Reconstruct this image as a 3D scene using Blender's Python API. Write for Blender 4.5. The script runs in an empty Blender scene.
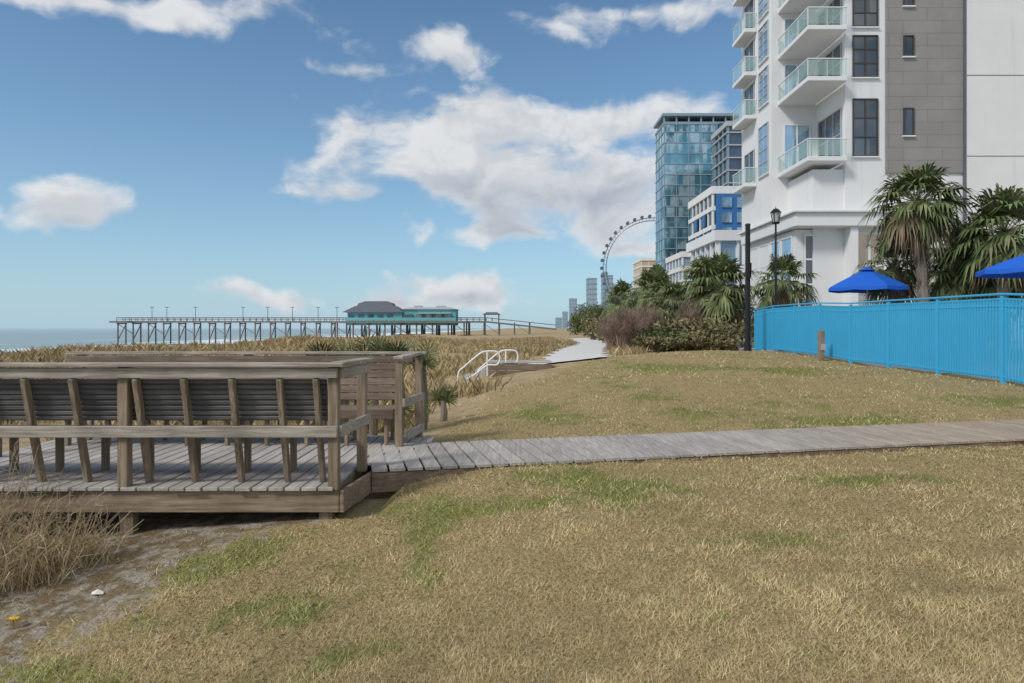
import bpy, math, random
import numpy as np
from mathutils import Vector, Matrix
random.seed(7); rng=np.random.default_rng(7)
scene=bpy.context.scene
COL=scene.collection
scene.view_settings.view_transform='Standard'
scene.view_settings.look='None'
scene.view_settings.exposure=0

# ------------------------------------------------------------ node helpers
class NT:
    def __init__(s,tree): s.t=tree; s.n=tree.nodes; s.l=tree.links
    def new(s,ty,**kw):
        n=s.n.new(ty)
        for k,v in kw.items(): setattr(n,k,v)
        return n
    def setin(s,sock,v):
        if isinstance(v,bpy.types.NodeSocket): s.l.new(v,sock)
        elif v is not None:
            if isinstance(v,(tuple,list)) and len(v)==3 and sock.type=='RGBA': v=(*v,1)
            sock.default_value=v
    def math(s,op,a,b=None,c=None,clamp=False):
        n=s.new('ShaderNodeMath',operation=op); n.use_clamp=clamp
        s.setin(n.inputs[0],a)
        if b is not None: s.setin(n.inputs[1],b)
        if c is not None: s.setin(n.inputs[2],c)
        return n.outputs[0]
    def vm(s,op,a,b=None,out=0):
        n=s.new('ShaderNodeVectorMath',operation=op)
        s.setin(n.inputs[0],a)
        if b is not None: s.setin(n.inputs[1],b)
        return n.outputs[out]
    def mix(s,f,a,b,mode='MIX'):
        n=s.new('ShaderNodeMix',data_type='RGBA',blend_type=mode)
        s.setin(n.inputs[0],f); s.setin(n.inputs[6],a); s.setin(n.inputs[7],b)
        return n.outputs[2]
    def noise(s,vec,scale,detail=4,rough=.55,out=0,dist=0,dim='3D'):
        n=s.new('ShaderNodeTexNoise'); n.noise_dimensions=dim; s.setin(n.inputs['Vector'],vec)
        n.inputs['Scale'].default_value=scale; n.inputs['Detail'].default_value=detail
        n.inputs['Roughness'].default_value=rough; n.inputs['Distortion'].default_value=dist
        return n.outputs[out]
    def ramp(s,f,a,b,ca=0.,cb=1.):
        n=s.new('ShaderNodeMapRange'); n.interpolation_type='SMOOTHSTEP'
        s.setin(n.inputs[0],f); n.inputs[1].default_value=a; n.inputs[2].default_value=b
        n.inputs[3].default_value=ca; n.inputs[4].default_value=cb
        return n.outputs[0]
    def mapping(s,vec,scale=(1,1,1)):
        return s.vm('MULTIPLY',vec,scale)

def mat_new(name):
    m=bpy.data.materials.new(name); m.use_nodes=True
    t=NT(m.node_tree); b=m.node_tree.nodes['Principled BSDF']
    return m,t,b
def pos(t): return t.new('ShaderNodeNewGeometry').outputs['Position']
def island(t): return t.new('ShaderNodeNewGeometry').outputs['Random Per Island']
def bump(t,b,h,strength=.3,dist=.01):
    n=t.new('ShaderNodeBump'); n.inputs['Strength'].default_value=strength; n.inputs['Distance'].default_value=dist
    t.l.new(h,n.inputs['Height']); t.l.new(n.outputs[0],b.inputs['Normal'])

def simple(name,col,rough=.6,metal=0,var=.12,scale=3.,spec=.4):
    m,t,b=mat_new(name)
    co=pos(t)
    n=t.noise(co,scale*.6,4,.7)
    f=t.math('MULTIPLY_ADD',n,2*var,1-var)
    c=t.mix(1.,col,f,'MULTIPLY')
    t.l.new(c,b.inputs['Base Color'])
    b.inputs['Roughness'].default_value=rough; b.inputs['Metallic'].default_value=metal
    b.inputs['Specular IOR Level'].default_value=spec
    return m
def stucco(name,col):
    m,t,b=mat_new(name)
    co=pos(t)
    n=t.noise(co,.5,4,.6); st=t.noise(t.mapping(co,(2.2,2.2,.12)),1.,3,.6)
    f=t.math('ADD',t.math('MULTIPLY_ADD',n,.14,.90),t.ramp(st,.55,.8,0,-.10))
    t.l.new(t.mix(1.,col,f,'MULTIPLY'),b.inputs['Base Color']); b.inputs['Roughness'].default_value=.85; b.inputs['Specular IOR Level'].default_value=.25
    return m

def wood(name,c1,c2,axis,rough=.85,isl=.5,spec=.2,blotch=.5,brown=False):
    m,t,b=mat_new(name)
    co=pos(t)
    sc=[22,22,22]; sc[axis]=1.2
    ir=island(t)
    n=t.noise(t.mapping(co,tuple(sc)),1.6,4,.65,dist=.4)
    n2=t.noise(co,2.2,3,.6)
    f=t.ramp(n,.3,.7)
    c=t.mix(f,c1,c2)
    c=t.mix(t.ramp(n2,.35,.75,0,blotch),c,(c1[0]*.55,c1[1]*.58,c1[2]*.6))
    if brown:
        sx=t.new('ShaderNodeSeparateXYZ'); t.l.new(co,sx.inputs[0])
        c=t.mix(t.ramp(sx.outputs[0],1.5,7.,0,1.),c,(.92,.80,.66),'MULTIPLY')
    v=t.math('MULTIPLY_ADD',ir,isl,1-isl*.5)
    c=t.mix(1.,c,v,'MULTIPLY')
    t.l.new(c,b.inputs['Base Color']); b.inputs['Roughness'].default_value=rough
    b.inputs['Specular IOR Level'].default_value=spec
    bump(t,b,n,.5,.004)
    return m

def leafmat(name,cols,rough=.6):
    m,t,b=mat_new(name)
    r=t.new('ShaderNodeValToRGB'); t.l.new(island(t),r.inputs[0])
    e=r.color_ramp.elements
    while len(e)<len(cols): e.new(.5)
    for i,c in enumerate(cols):
        e[i].position=i/(len(cols)-1); e[i].color=(*c,1)
    n=t.noise(pos(t),1.3,1)
    c=t.mix(1.,r.outputs[0],t.ramp(n,.25,.75,.65,1.25),'MULTIPLY')
    t.l.new(c,b.inputs['Base Color']); b.inputs['Roughness'].default_value=rough
    b.inputs['Specular IOR Level'].default_value=.2
    return m

def glassmat(name,col,cell=(3,3,3),var=.6,metal=.6,rough=.06,col2=None):
    m,t,b=mat_new(name)
    co=pos(t)
    sn=t.vm('FLOOR',t.vm('DIVIDE',co,cell))
    w=t.new('ShaderNodeTexWhiteNoise'); t.l.new(sn,w.inputs['Vector'])
    big=t.noise(co,.05,3,.6)  # broad tone noise standing in for reflections, painted into the glass colour
    f=t.math('ADD',t.math('MULTIPLY',w.outputs['Value'],var*.6),t.math('MULTIPLY',t.ramp(big,.35,.65),var))
    f=t.math('ADD',f,1-var*.8)
    c=t.mix(1.,col,f,'MULTIPLY')
    if col2: c=t.mix(t.ramp(t.math('ADD',t.noise(co,.13,5,.65),t.math('MULTIPLY',w.outputs['Value'],.16)),.53,.68),c,col2)  # paler patches: cloud reflections painted into the base colour
    t.l.new(c,b.inputs['Base Color'])
    b.inputs['Metallic'].default_value=metal; b.inputs['Roughness'].default_value=rough
    bump(t,b,t.noise(co,.35,2),.12,.3)
    return m

# ------------------------------------------------------------ mesh builder
class MB:
    def __init__(s): s.v=[]; s.f=[]; s.m=[]
    def add(s,vs,fs,mi=0):
        o=len(s.v); s.v+= [tuple(v) for v in vs]
        for f in fs: s.f.append(tuple(o+i for i in f)); s.m.append(mi)
    def box(s,x0,x1,y0,y1,z0,z1,mi=0):
        vs=[(x0,y0,z0),(x1,y0,z0),(x1,y1,z0),(x0,y1,z0),(x0,y0,z1),(x1,y0,z1),(x1,y1,z1),(x0,y1,z1)]
        s.add(vs,[(0,3,2,1),(4,5,6,7),(0,1,5,4),(1,2,6,5),(2,3,7,6),(3,0,4,7)],mi)
    def beam(s,p0,p1,w,h,mi=0,up=(0,0,1)):
        p0=Vector(p0);p1=Vector(p1);d=(p1-p0).normalized();u=Vector(up)
        if abs(d.dot(u))>.95: u=Vector((0,1,0))
        sd=d.cross(u).normalized(); u=sd.cross(d).normalized()
        vs=[]
        for p in (p0,p1):
            for a,b in ((-1,-1),(1,-1),(1,1),(-1,1)): vs.append(p+sd*a*w/2+u*b*h/2)
        s.add(vs,[(0,1,2,3),(7,6,5,4),(0,4,5,1),(1,5,6,2),(2,6,7,3),(3,7,4,0)],mi)
    def cyl(s,p0,p1,r0,r1,n=10,mi=0,caps=True):
        p0=Vector(p0);p1=Vector(p1);d=(p1-p0).normalized();u=Vector((0,0,1))
        if abs(d.z)>.95: u=Vector((0,1,0))
        a=d.cross(u).normalized(); b=a.cross(d)
        vs=[]
        for p,r in((p0,r0),(p1,r1)):
            for i in range(n):
                t=2*math.pi*i/n; vs.append(p+a*math.cos(t)*r+b*math.sin(t)*r)
        fs=[(i,(i+1)%n,n+(i+1)%n,n+i) for i in range(n)]
        if caps: fs+= [tuple(range(n))[::-1],tuple(range(n,2*n))]
        s.add(vs,fs,mi)
    def tube(s,pts,r,n=8,mi=0):
        pts=[Vector(p) for p in pts]; rings=[]
        for i,p in enumerate(pts):
            a=pts[max(0,i-1)];c=pts[min(len(pts)-1,i+1)];d=(c-a).normalized()
            u=Vector((0,1,0)) if abs(d.y)<.9 else Vector((1,0,0))
            e=d.cross(u).normalized(); g=e.cross(d)
            rr=r[i] if isinstance(r,(list,tuple)) else r
            rings.append([p+e*math.cos(2*math.pi*k/n)*rr+g*math.sin(2*math.pi*k/n)*rr for k in range(n)])
        vs=[v for R in rings for v in R]; fs=[]
        for i in range(len(pts)-1):
            for k in range(n):
                fs.append((i*n+k,i*n+(k+1)%n,(i+1)*n+(k+1)%n,(i+1)*n+k))
        fs.append(tuple(range(n))[::-1]); fs.append(tuple(range((len(pts)-1)*n,len(pts)*n)))
        s.add(vs,fs,mi)
    def build(s,name,mats,parent=None,bevel=0,smooth=False,label=None):
        o=Vector(parent_world(parent)) if parent else Vector((0,0,0))
        me=bpy.data.meshes.new(name)
        me.from_pydata([(v[0]-o.x,v[1]-o.y,v[2]-o.z) for v in s.v],[],s.f)
        if not isinstance(mats,(list,tuple)): mats=[mats]
        for m in mats: me.materials.append(m)
        me.polygons.foreach_set('material_index',s.m)
        if smooth: me.polygons.foreach_set('use_smooth',[True]*len(s.f))
        me.update()
        ob=bpy.data.objects.new(name,me); COL.objects.link(ob)
        if parent: ob.parent=parent
        if bevel:
            b=ob.modifiers.new('bevel','BEVEL'); b.width=bevel; b.segments=1; b.limit_method='ANGLE'
        if label: ob['label']=label
        return ob
def parent_world(p):
    v=Vector((0,0,0))
    while p is not None: v+=p.location; p=p.parent
    return v
def thing(name,label,cat,loc,group=None):
    e=bpy.data.objects.new(name,None); COL.objects.link(e); e.location=loc
    e.empty_display_size=.2
    e['label']=label; e['category']=cat
    if group: e['group']=group
    return e
def copy_tree(src,parent=None,loc=None):
    c=src.copy(); COL.objects.link(c)
    if parent is not None: c.parent=parent
    if loc is not None: c.location=loc
    for ch in src.children: copy_tree(ch,parent=c)
    return c
def fast_mesh(name,verts,nper,mat,attrs=None):
    n=len(verts)//nper
    me=bpy.data.meshes.new(name); me.vertices.add(len(verts)); me.vertices.foreach_set('co',verts.astype(np.float32).ravel())
    me.loops.add(n*nper); me.loops.foreach_set('vertex_index',np.arange(n*nper,dtype=np.int32))
    me.polygons.add(n); me.polygons.foreach_set('loop_start',np.arange(0,n*nper,nper,dtype=np.int32))
    me.polygons.foreach_set('loop_total',np.full(n,nper,dtype=np.int32))
    me.materials.append(mat); me.update(calc_edges=True)
    for k,v in (attrs or {}).items():
        a=me.attributes.new(k,'FLOAT','POINT'); a.data.foreach_set('value',v.astype(np.float32))
    ob=bpy.data.objects.new(name,me); COL.objects.link(ob); return ob

# ------------------------------------------------------------ terrain function
CP=np.array([
(0,3,-.20),(0,0,-.2),(0,-6,-.2),(4.5,3,-.02),(-2.3,3.2,-.52),(-4,3,-.72),(6,5.5,-.02),(2,5,-.10),(-1.0,4.6,-.30),
(-1.8,5.8,-.32),(-3.4,5.9,-.46),(-5,5.5,-.52),(-5,7.5,-.55),(-1.38,6.6,-.24),(-.2,6.9,-.045),(2,7.5,-.05),(6.3,8.5,-.05),(10,9.3,-.03),
(-1,8.6,-.14),(0.6,8.8,-.05),(2,9.2,-.045),(7.6,10.6,-.03),
(10.1,13.7,.22),(10.4,20,.29),(10.7,30,.36),(.4,15,.16),(2.8,22,.36),(7.7,28,.46),(-1.2,10,-.14),(4,16,.32),(4,12,.16),(7,14,.24),(6.5,20,.42),
(-2,13,-.4),(-2,15,-.35),(-1.5,20,-.3),(1.5,30,-.15),(3.2,38,-.12),(7.7,60,-.1),(-6,12,-.6),(-15,15,-1),(-10,30,-.7),(-5,30,-.5),(-20,60,-.7),(0,60,-.45),
(-10,80,-.7),(-30,90,-.9),(30,20,.4),(30,60,.4),(14,45,.35),(20,-5,0),(-20,0,-.8),(-30,30,-1),(-35,60,-1),(0,100,-.7),(20,110,.2),(-35,120,-.8),(45,110,.3),(45,0,.2)],float)
def phi(r): return np.where(r>1e-9,r*r*np.log(np.maximum(r,1e-9)),0)
_n=len(CP); _A=phi(np.hypot(CP[:,0][:,None]-CP[:,0],CP[:,1][:,None]-CP[:,1]))+np.eye(_n)*.02
_P=np.c_[np.ones(_n),CP[:,:2]]
_S=np.linalg.solve(np.block([[_A,_P],[_P.T,np.zeros((3,3))]]),np.r_[CP[:,2],0,0,0])
def sm(a): a=np.clip(a,0,1); return a*a*(3-2*a)
def zf(x,y):
    x=np.atleast_1d(np.asarray(x,float)); y=np.atleast_1d(np.asarray(y,float))
    z=_S[_n]+_S[_n+1]*x+_S[_n+2]*y
    for i in range(_n): z=z+_S[i]*phi(np.hypot(x-CP[i,0],y-CP[i,1]))
    far=sm((np.hypot(x,y)-80)/50)
    fz=-.85+np.clip(x/25,0,1)*1.1
    z=z*(1-far)+fz*far
    dune=sm((-x-1)/6)*sm((y-10)/6)*(1-sm((y-200)/100))
    z=z+dune*(.22*np.sin(x*.31+y*.11)+.18*np.sin(x*.13-y*.23+1)+.08*np.sin(x*.9+y*.5))
    near=1-sm((y-25)/10)
    z=z+near*(.012*(np.sin(x*2.1+y*1.3)+np.sin(x*1.2-y*2.7+2))+.006*np.sin(x*5.3-y*3.1)*np.sin(y*6.1+x*2))
    s=sm((-x-36)/22)
    return z*(1-s)-5.4*s
def zp(x,y): return float(zf(x,y)[0])
WU=np.array([.972,.235]); WN=np.array([-.235,.972]); W0=np.array([-1.38,6.73])
def lawn_edge(y):
    return np.interp(y,[0,3,4.5,5.9,6,8.9,9,11,15,22,27,30,31],[-4.0,-3.1,-2.7,-2.3,-1.45,-1.2,-1.3,-1.2,0.0,2.4,5.2,7.5,99])
def nz2(x,y): return np.sin(x*1.7+y*.6)*.5+np.sin(x*.8-y*2.1+1)*.3+np.sin(x*4.1+y*3.3)*.2
_tab=np.random.default_rng(3).random((256,256))
def vn(x,y,sc,octv=3,seed=0):
    tot=0;amp=1;na=0
    for o in range(octv):
        u=x*sc+seed*17.3+o*31.7; v=y*sc-seed*9.1+o*11.9; i=np.floor(u).astype(int); j=np.floor(v).astype(int); fu=sm(u-i); fv=sm(v-j)
        a=_tab[i%256,j%256]; b=_tab[(i+1)%256,j%256]; c=_tab[i%256,(j+1)%256]; d=_tab[(i+1)%256,(j+1)%256]
        tot=tot+amp*(a*(1-fu)*(1-fv)+b*fu*(1-fv)+c*(1-fu)*fv+d*fu*fv); na+=amp; amp*=.55; sc*=2.1
    return tot/na
SPOTS=[(-2.3,5.3,.75,.40),(-.5,5.0,.22,.8),(-.2,6.0,.9,.25),(.9,6.2,.7,.3),(1.9,4.8,.45,.25),(2.1,14,.6,2.8),(.5,11.5,.6,1.2),(5.3,10.4,.8,.35),(-1.5,4.2,.6,.25),(3.2,6.6,.8,.25),(8.8,12.4,.8,.5),(3.8,18,1.,1.5),(-2.6,3.7,.6,.25),(6.5,17,1.2,1.),(-1.6,3.3,.6,.2)]
def greenmask(x,y):
    wx=x+1.1*(vn(x,y,1.6,3,5)-.5); wy=y+1.1*(vn(x,y,1.6,3,6)-.5)
    sp=np.zeros_like(x)
    for (a,b,rx,ry) in SPOTS: sp=np.maximum(sp,np.exp(-(((wx-a)/(rx*1.2))**2+((wy-b)/(ry*1.2))**2)))
    g=.35*vn(x,y*.6,.5,3,1)+.35*vn(x,y,2.3,3,2)+.30*vn(x,y,9,2,3)
    return np.clip(sm((g+sp*.27-.555)/.17)+.03,0,1)

# ------------------------------------------------------------ materials
M={}
M['rail_x']=wood('weathered_rail_wood',(.22,.19,.155),(.42,.375,.32),0)
M['post_z']=wood('weathered_post_wood',(.155,.115,.08),(.32,.25,.18),2)
M['skirt']=wood('brown_skirt_wood',(.165,.12,.08),(.33,.25,.18),0)
M['plank_y']=wood('grey_beige_deck_plank',(.33,.30,.27),(.49,.45,.41),1,isl=.26,blotch=.25,brown=True)
M['slat']=wood('dark_slat',(.11,.105,.10),(.20,.19,.185),0,isl=.2)
M['benchwood']=wood('brown_bench_slat',(.14,.105,.078),(.25,.19,.15),0,isl=.3)
M['pierwood']=wood('pier_timber',(.13,.11,.10),(.25,.215,.185),2)
M['bluefence']=simple('blue_fence_paint',(.045,.40,.68),.4,0,.1,2)
M['canvas']=simple('blue_canvas',(.012,.12,.58),.7,0,.15,3)
M['black']=simple('black_metal',(.012,.012,.014),.4,0,.1)
M['whitemetal']=simple('white_metal',(.78,.78,.78),.35)
M['white']=stucco('white_stucco',(.74,.74,.735))
M['cream']=stucco('cream_stucco',(.72,.71,.69))
M['darkglass']=glassmat('dark_window_glass',(.15,.165,.175),(1.1,1.1,1.3),.8,.6,.05)
M['warmglass']=glassmat('warm_window_glass',(.40,.33,.26),(1.1,1.1,1.3),.8,.5,.08)
M['oceanglass']=glassmat('ocean_side_glass',(.42,.56,.66),(1.2,1.2,1.4),.4,.7,.05)
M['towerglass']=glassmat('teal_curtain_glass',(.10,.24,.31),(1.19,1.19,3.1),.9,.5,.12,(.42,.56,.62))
M['darktower']=glassmat('dark_tower_glass',(.08,.11,.15),(1.9,1.9,3.1),.6,.6,.12)
M['frame']=simple('brown_window_frame',(.06,.05,.045),.5)
M['greyframe']=simple('grey_window_frame',(.42,.43,.44),.5)
M['bluegrey']=simple('blue_grey_spandrel',(.23,.31,.36),.5)
M['concrete']=simple('pale_concrete',(.5,.49,.46),.85,0,.15,2)
M['blueacc']=simple('blue_facade_panel',(.035,.15,.36),.6)
M['greyacc']=simple('grey_blue_facade_panel',(.22,.30,.38),.6)
M['tan']=simple('tan_facade',(.50,.38,.25),.8)
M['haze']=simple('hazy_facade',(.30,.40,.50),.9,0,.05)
M['turq']=simple('turquoise_siding',(.13,.37,.41),.7)
M['greyroof']=simple('grey_shingle_roof',(.12,.125,.15),.8,0,.2,1)
M['steel']=simple('grey_steel',(.12,.14,.16),.5,.2)
M['litter']=simple('pale_shell',(.7,.66,.6),.6)
M['yellow']=simple('yellow_petals',(.75,.5,.02),.6)
M['umbpole']=simple('umbrella_pole_metal',(.5,.5,.5),.4,.4)

m,t,b=mat_new('grey_cladding'); M['grey']=m
co=pos(t)
br=t.new('ShaderNodeTexBrick'); br.offset=.37; br.offset_frequency=2
sx=t.new('ShaderNodeSeparateXYZ'); t.l.new(co,sx.inputs[0]); cb=t.new('ShaderNodeCombineXYZ')
t.l.new(sx.outputs[0],cb.inputs[0]); t.l.new(sx.outputs[2],cb.inputs[1]); t.l.new(cb.outputs[0],br.inputs['Vector'])
br.inputs['Scale'].default_value=1; br.inputs['Brick Width'].default_value=2.4; br.inputs['Row Height'].default_value=.78
br.inputs['Mortar Size'].default_value=.014; br.inputs['Color1'].default_value=(.255,.24,.225,1); br.inputs['Color2'].default_value=(.27,.252,.237,1); br.inputs['Mortar'].default_value=(.15,.14,.13,1)
c=t.mix(1.,br.outputs[0],t.ramp(t.noise(co,.5,4),.3,.7,.93,1.06),'MULTIPLY')
t.l.new(c,b.inputs['Base Color']); b.inputs['Roughness'].default_value=.7

m,t,b=mat_new('pale_green_rail_glass'); M['railglass']=m
b.inputs['Base Color'].default_value=(.50,.68,.64,1); b.inputs['Roughness'].default_value=.05; b.inputs['Alpha'].default_value=.24

M['palm']=leafmat('palm_green',[(.06,.09,.03),(.10,.14,.05),(.16,.19,.08),(.28,.27,.14)])
M['palmdead']=leafmat('dead_frond',[(.18,.13,.08),(.34,.26,.17)])
M['palmtrunk']=wood('palm_trunk_bark',(.13,.11,.085),(.28,.24,.19),2)
M['shrub']=leafmat('shrub_green',[(.055,.075,.028),(.10,.125,.05),(.19,.20,.09)])
M['shrubyel']=leafmat('shrub_olive',[(.11,.10,.045),(.21,.185,.085),(.32,.27,.15)])
M['twig']=leafmat('bare_twig',[(.12,.08,.065),(.22,.155,.12),(.30,.215,.165)])
M['straw']=leafmat('dry_straw',[(.26,.18,.09),(.44,.33,.18),(.56,.46,.30),(.34,.23,.13)])
M['dunegrass']=leafmat('dune_grass',[(.34,.25,.13),(.46,.345,.185),(.54,.415,.24),(.27,.235,.11),(.48,.35,.195)])
M['leaflitter']=leafmat('dead_leaf',[(.14,.09,.05),(.30,.2,.11),(.42,.35,.25)])

def attr(t,n):
    a=t.new('ShaderNodeAttribute'); a.attribute_name=n; return a.outputs['Fac']
TAN0,TAN1=(.335,.245,.115),(.64,.515,.285); GR0,GR1=(.14,.175,.04),(.34,.38,.11)
m,t,b=mat_new('ground_surface'); M['ground']=m
co=pos(t)
fine=t.noise(co,40,2,.7,dim='2D')
ff=t.ramp(fine,.3,.7)
lc=t.mix(t.math('MULTIPLY',attr(t,'z_green'),.8),t.mix(ff,TAN0,TAN1),t.mix(ff,GR0,GR1))
lc=t.mix(1.,lc,(.74,.72,.68),'MULTIPLY')
mid=t.noise(co,5,5,.72,dim='2D')
sand=t.mix(ff,(.25,.215,.165),(.46,.41,.34))
dirt=t.mix(t.ramp(mid,.42,.56),sand,(.20,.15,.085))
dn=t.mix(t.ramp(t.noise(co,1.2,5,.75,dim='2D'),.35,.65),(.35,.265,.145),(.48,.37,.22))
beach=(.54,.49,.41,1); conc=t.mix(mid,(.42,.40,.37),(.54,.52,.48))
c=t.mix(attr(t,'z_dune'),dirt,dn)
lawnf=t.math('ADD',attr(t,'z_lawn'),t.math('MULTIPLY',t.math('SUBTRACT',mid,.5),1.5))
c=t.mix(t.ramp(lawnf,.3,.6),c,lc)
c=t.mix(attr(t,'z_beach'),c,beach)
c=t.mix(attr(t,'z_conc'),c,conc)
t.l.new(c,b.inputs['Base Color']); b.inputs['Roughness'].default_value=.95; b.inputs['Specular IOR Level'].default_value=.1
bump(t,b,t.noise(co,25,4,.75,dim='2D'),.8,.03)

m,t,b=mat_new('grass_blade'); M['blade']=m
r=attr(t,'rnd'); gm=attr(t,'z_green'); tn=attr(t,'tone')
lc=t.mix(gm,t.mix(r,TAN0,TAN1),t.mix(r,GR0,GR1))
lc=t.mix(t.ramp(r,.84,.97,0,.5),lc,(.76,.67,.46))
lc=t.mix(1.,lc,tn,'MULTIPLY')
t.l.new(lc,b.inputs['Base Color']); b.inputs['Roughness'].default_value=.85; b.inputs['Specular IOR Level'].default_value=.1

m,t,b=mat_new('sea_water'); M['sea']=m
co=pos(t); sp=t.new('ShaderNodeSeparateXYZ'); t.l.new(co,sp.inputs[0])
w=t.noise(t.mapping(co,(.06,.012,1)),1.,6,.65,dist=.6,dim='2D')
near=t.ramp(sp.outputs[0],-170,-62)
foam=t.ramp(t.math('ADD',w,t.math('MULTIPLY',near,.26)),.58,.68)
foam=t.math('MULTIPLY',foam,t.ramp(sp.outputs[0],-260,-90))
c=t.mix(t.ramp(sp.outputs[0],-1500,-60),(.40,.52,.60),(.32,.42,.43))  # paler far offshore: distance haze painted into the water colour
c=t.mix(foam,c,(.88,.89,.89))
t.l.new(c,b.inputs['Base Color']); b.inputs['Roughness'].default_value=.55; b.inputs['Specular IOR Level'].default_value=.3
bump(t,b,t.noise(t.mapping(co,(.35,.12,1)),1.5,4,.6,dim='2D'),.4,.4)

m,t,b=mat_new('pale_sand_path'); M['path']=m
co=pos(t); t.l.new(t.mix(t.noise(co,2,5,.6),(.55,.53,.49),(.74,.72,.68)),b.inputs['Base Color']); b.inputs['Roughness'].default_value=.95

# ------------------------------------------------------------ ground sheet
def axis(lo,f0,f1,hi,nf,nc):
    a=np.linspace(f0,f1,nf); st=(f1-f0)/nf
    left=f0-np.geomspace(st,f0-lo,nc); right=f1+np.geomspace(st,hi-f1,nc)
    return np.r_[left[::-1],a,right]
xs=axis(-6000,-14,16,6000,210,60); ys=axis(-60,-1,34,7000,230,90)
X,Y=np.meshgrid(xs,ys); xf=X.ravel(); yf=Y.ravel(); Z=zf(xf,yf)
tt=(xf-W0[0])*WN[0]+(yf-W0[1])*WN[1]; ss=(xf-W0[0])*WU[0]+(yf-W0[1])*WU[1]
inw=(tt>-.02)&(tt<1.47)&(ss>-.4)&(ss<16); Z=np.where(inw,np.minimum(Z,-.085),Z)
ind=(xf>-6.2)&(xf<-1.1)&(yf>6.0)&(yf<9.0); Z=np.where(ind,np.minimum(Z,-.3),Z)
verts=np.c_[xf,yf,Z]
nx,ny=len(xs),len(ys)
ii=(np.arange(ny-1)[:,None]*nx+np.arange(nx-1)).ravel()
quads=np.c_[ii,ii+1,ii+nx+1,ii+nx].astype(np.int32)
me=bpy.data.meshes.new('ground'); me.vertices.add(len(verts)); me.vertices.foreach_set('co',verts.astype(np.float32).ravel())
me.loops.add(quads.size); me.loops.foreach_set('vertex_index',quads.ravel()); me.polygons.add(len(quads))
me.polygons.foreach_set('loop_start',np.arange(0,quads.size,4,dtype=np.int32)); me.polygons.foreach_set('loop_total',np.full(len(quads),4,dtype=np.int32))
me.polygons.foreach_set('use_smooth',np.ones(len(quads),dtype=bool)); me.update(calc_edges=True)
lawnm=sm((xf-lawn_edge(yf)+nz2(xf,yf)*.35)/1.8+.5)
lawnm=np.where((yf>29)&(xf>5)&(xf<14)&(yf<33),sm((33-yf)/3),lawnm)
dune=sm((yf-6.5)/2)
beachm=sm((-xf-38)/5)
conc=((xf>10.75)&(yf>5)&(yf<110)).astype(float)
for n,a in (('z_lawn',lawnm),('z_dune',dune),('z_beach',beachm),('z_conc',conc),('z_green',greenmask(xf,yf))):
    at=me.attributes.new(n,'FLOAT','POINT'); at.data.foreach_set('value',a.astype(np.float32))
me.materials.append(M['ground'])
g=bpy.data.objects.new('ground',me); COL.objects.link(g); g['kind']='structure'; g['label']='dormant tan and green lawn rising from beach dunes'

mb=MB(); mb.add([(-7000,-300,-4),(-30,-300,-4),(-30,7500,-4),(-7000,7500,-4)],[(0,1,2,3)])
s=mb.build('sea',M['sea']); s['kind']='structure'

# sand path
mb=MB(); pts=[(1.5,23.2),(2.3,27),(3.0,33),(4.1,42),(5.6,52),(7.6,64),(9.5,80),(11,110)]
P=[];N=60
cx=np.interp(np.linspace(0,7,N),range(8),[p[0] for p in pts]); cy=np.interp(np.linspace(0,7,N),range(8),[p[1] for p in pts])
for i in range(N):
    hw=.78
    for k in range(5):
        j=(.18*math.sin(i*1.9+k)+.1*math.sin(i*4.3)) if k in (0,4) else 0
        P.append((cx[i]+(k-2)*hw+j,cy[i],zp(cx[i]+(k-2)*hw,cy[i])+.06))
mb.add(P,[(i*5+k,i*5+k+1,(i+1)*5+k+1,(i+1)*5+k) for i in range(N-1) for k in range(4)])
o=mb.build('sand_path',M['path']); o['kind']='structure'

# ------------------------------------------------------------ boardwalk (path)
def W(s,t,z): p=W0+WU*s+WN*t; return (p[0],p[1],z)
mb=MB(); s_=0.0
while s_<15:
    w=.150; j=rng.uniform(-.006,.006); zz=.006+rng.uniform(-.0015,.0015)
    c=[W(s_,j,0),W(s_+w,j,0),W(s_+w,1.45+j,0),W(s_,1.45+j,0)]
    vs=[(p[0],p[1],zz-.034) for p in c]+[(p[0],p[1],zz) for p in c]
    mb.add(vs,[(0,3,2,1),(4,5,6,7),(0,1,5,4),(1,2,6,5),(2,3,7,6),(3,0,4,7)])
    s_+=.176
o=mb.build('boardwalk',M['plank_y'],bevel=.004); o['kind']='structure'; o['label']='grey plank boardwalk crossing the lawn'
mb=MB()
for tt0 in (.03,1.40): mb.beam(W(0,tt0,-.13),W(15,tt0,-.13),.04,.19)
o=mb.build('boardwalk_edge_joist',M['skirt']); o['kind']='structure'

# ------------------------------------------------------------ wooden deck
dk=thing('wooden_deck','weathered grey wooden deck with railings on grassy dune','deck',(-3.5,7.4,-.3))
mb=MB(); x=-5.75
while x<-1.10:
    if x+.14<-1.45: y0=5.985+rng.uniform(-.012,.012)
    else: y0=7.1
    mb.box(x,x+.129,y0,8.9,-.032,rng.uniform(-.002,.002)); x+=.1445
mb.build('deck_floor',M['plank_y'],dk,.004)
mb=MB(); mb.box(-5.75,-1.53,6.03,6.07,-.23,-.034); mb.build('skirt_board',M['skirt'],dk,.004)
mb=MB(); mb.beam((-1.505,6.03,-.132),(-1.40,6.86,-.132),.04,.196); mb.build('skirt_board',M['skirt'],dk,.004)
mb=MB(); mb.box(-5.75,-1.1,8.86,8.9,-.23,-.034); mb.build('skirt_board',M['skirt'],dk,.004)
for i in range(9):
    mb=MB(); xx=-5.6+i*.5
    mb.box(xx,xx+.04,6.08,8.85,-.23,-.034); mb.build('joist',M['skirt'],dk)
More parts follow.
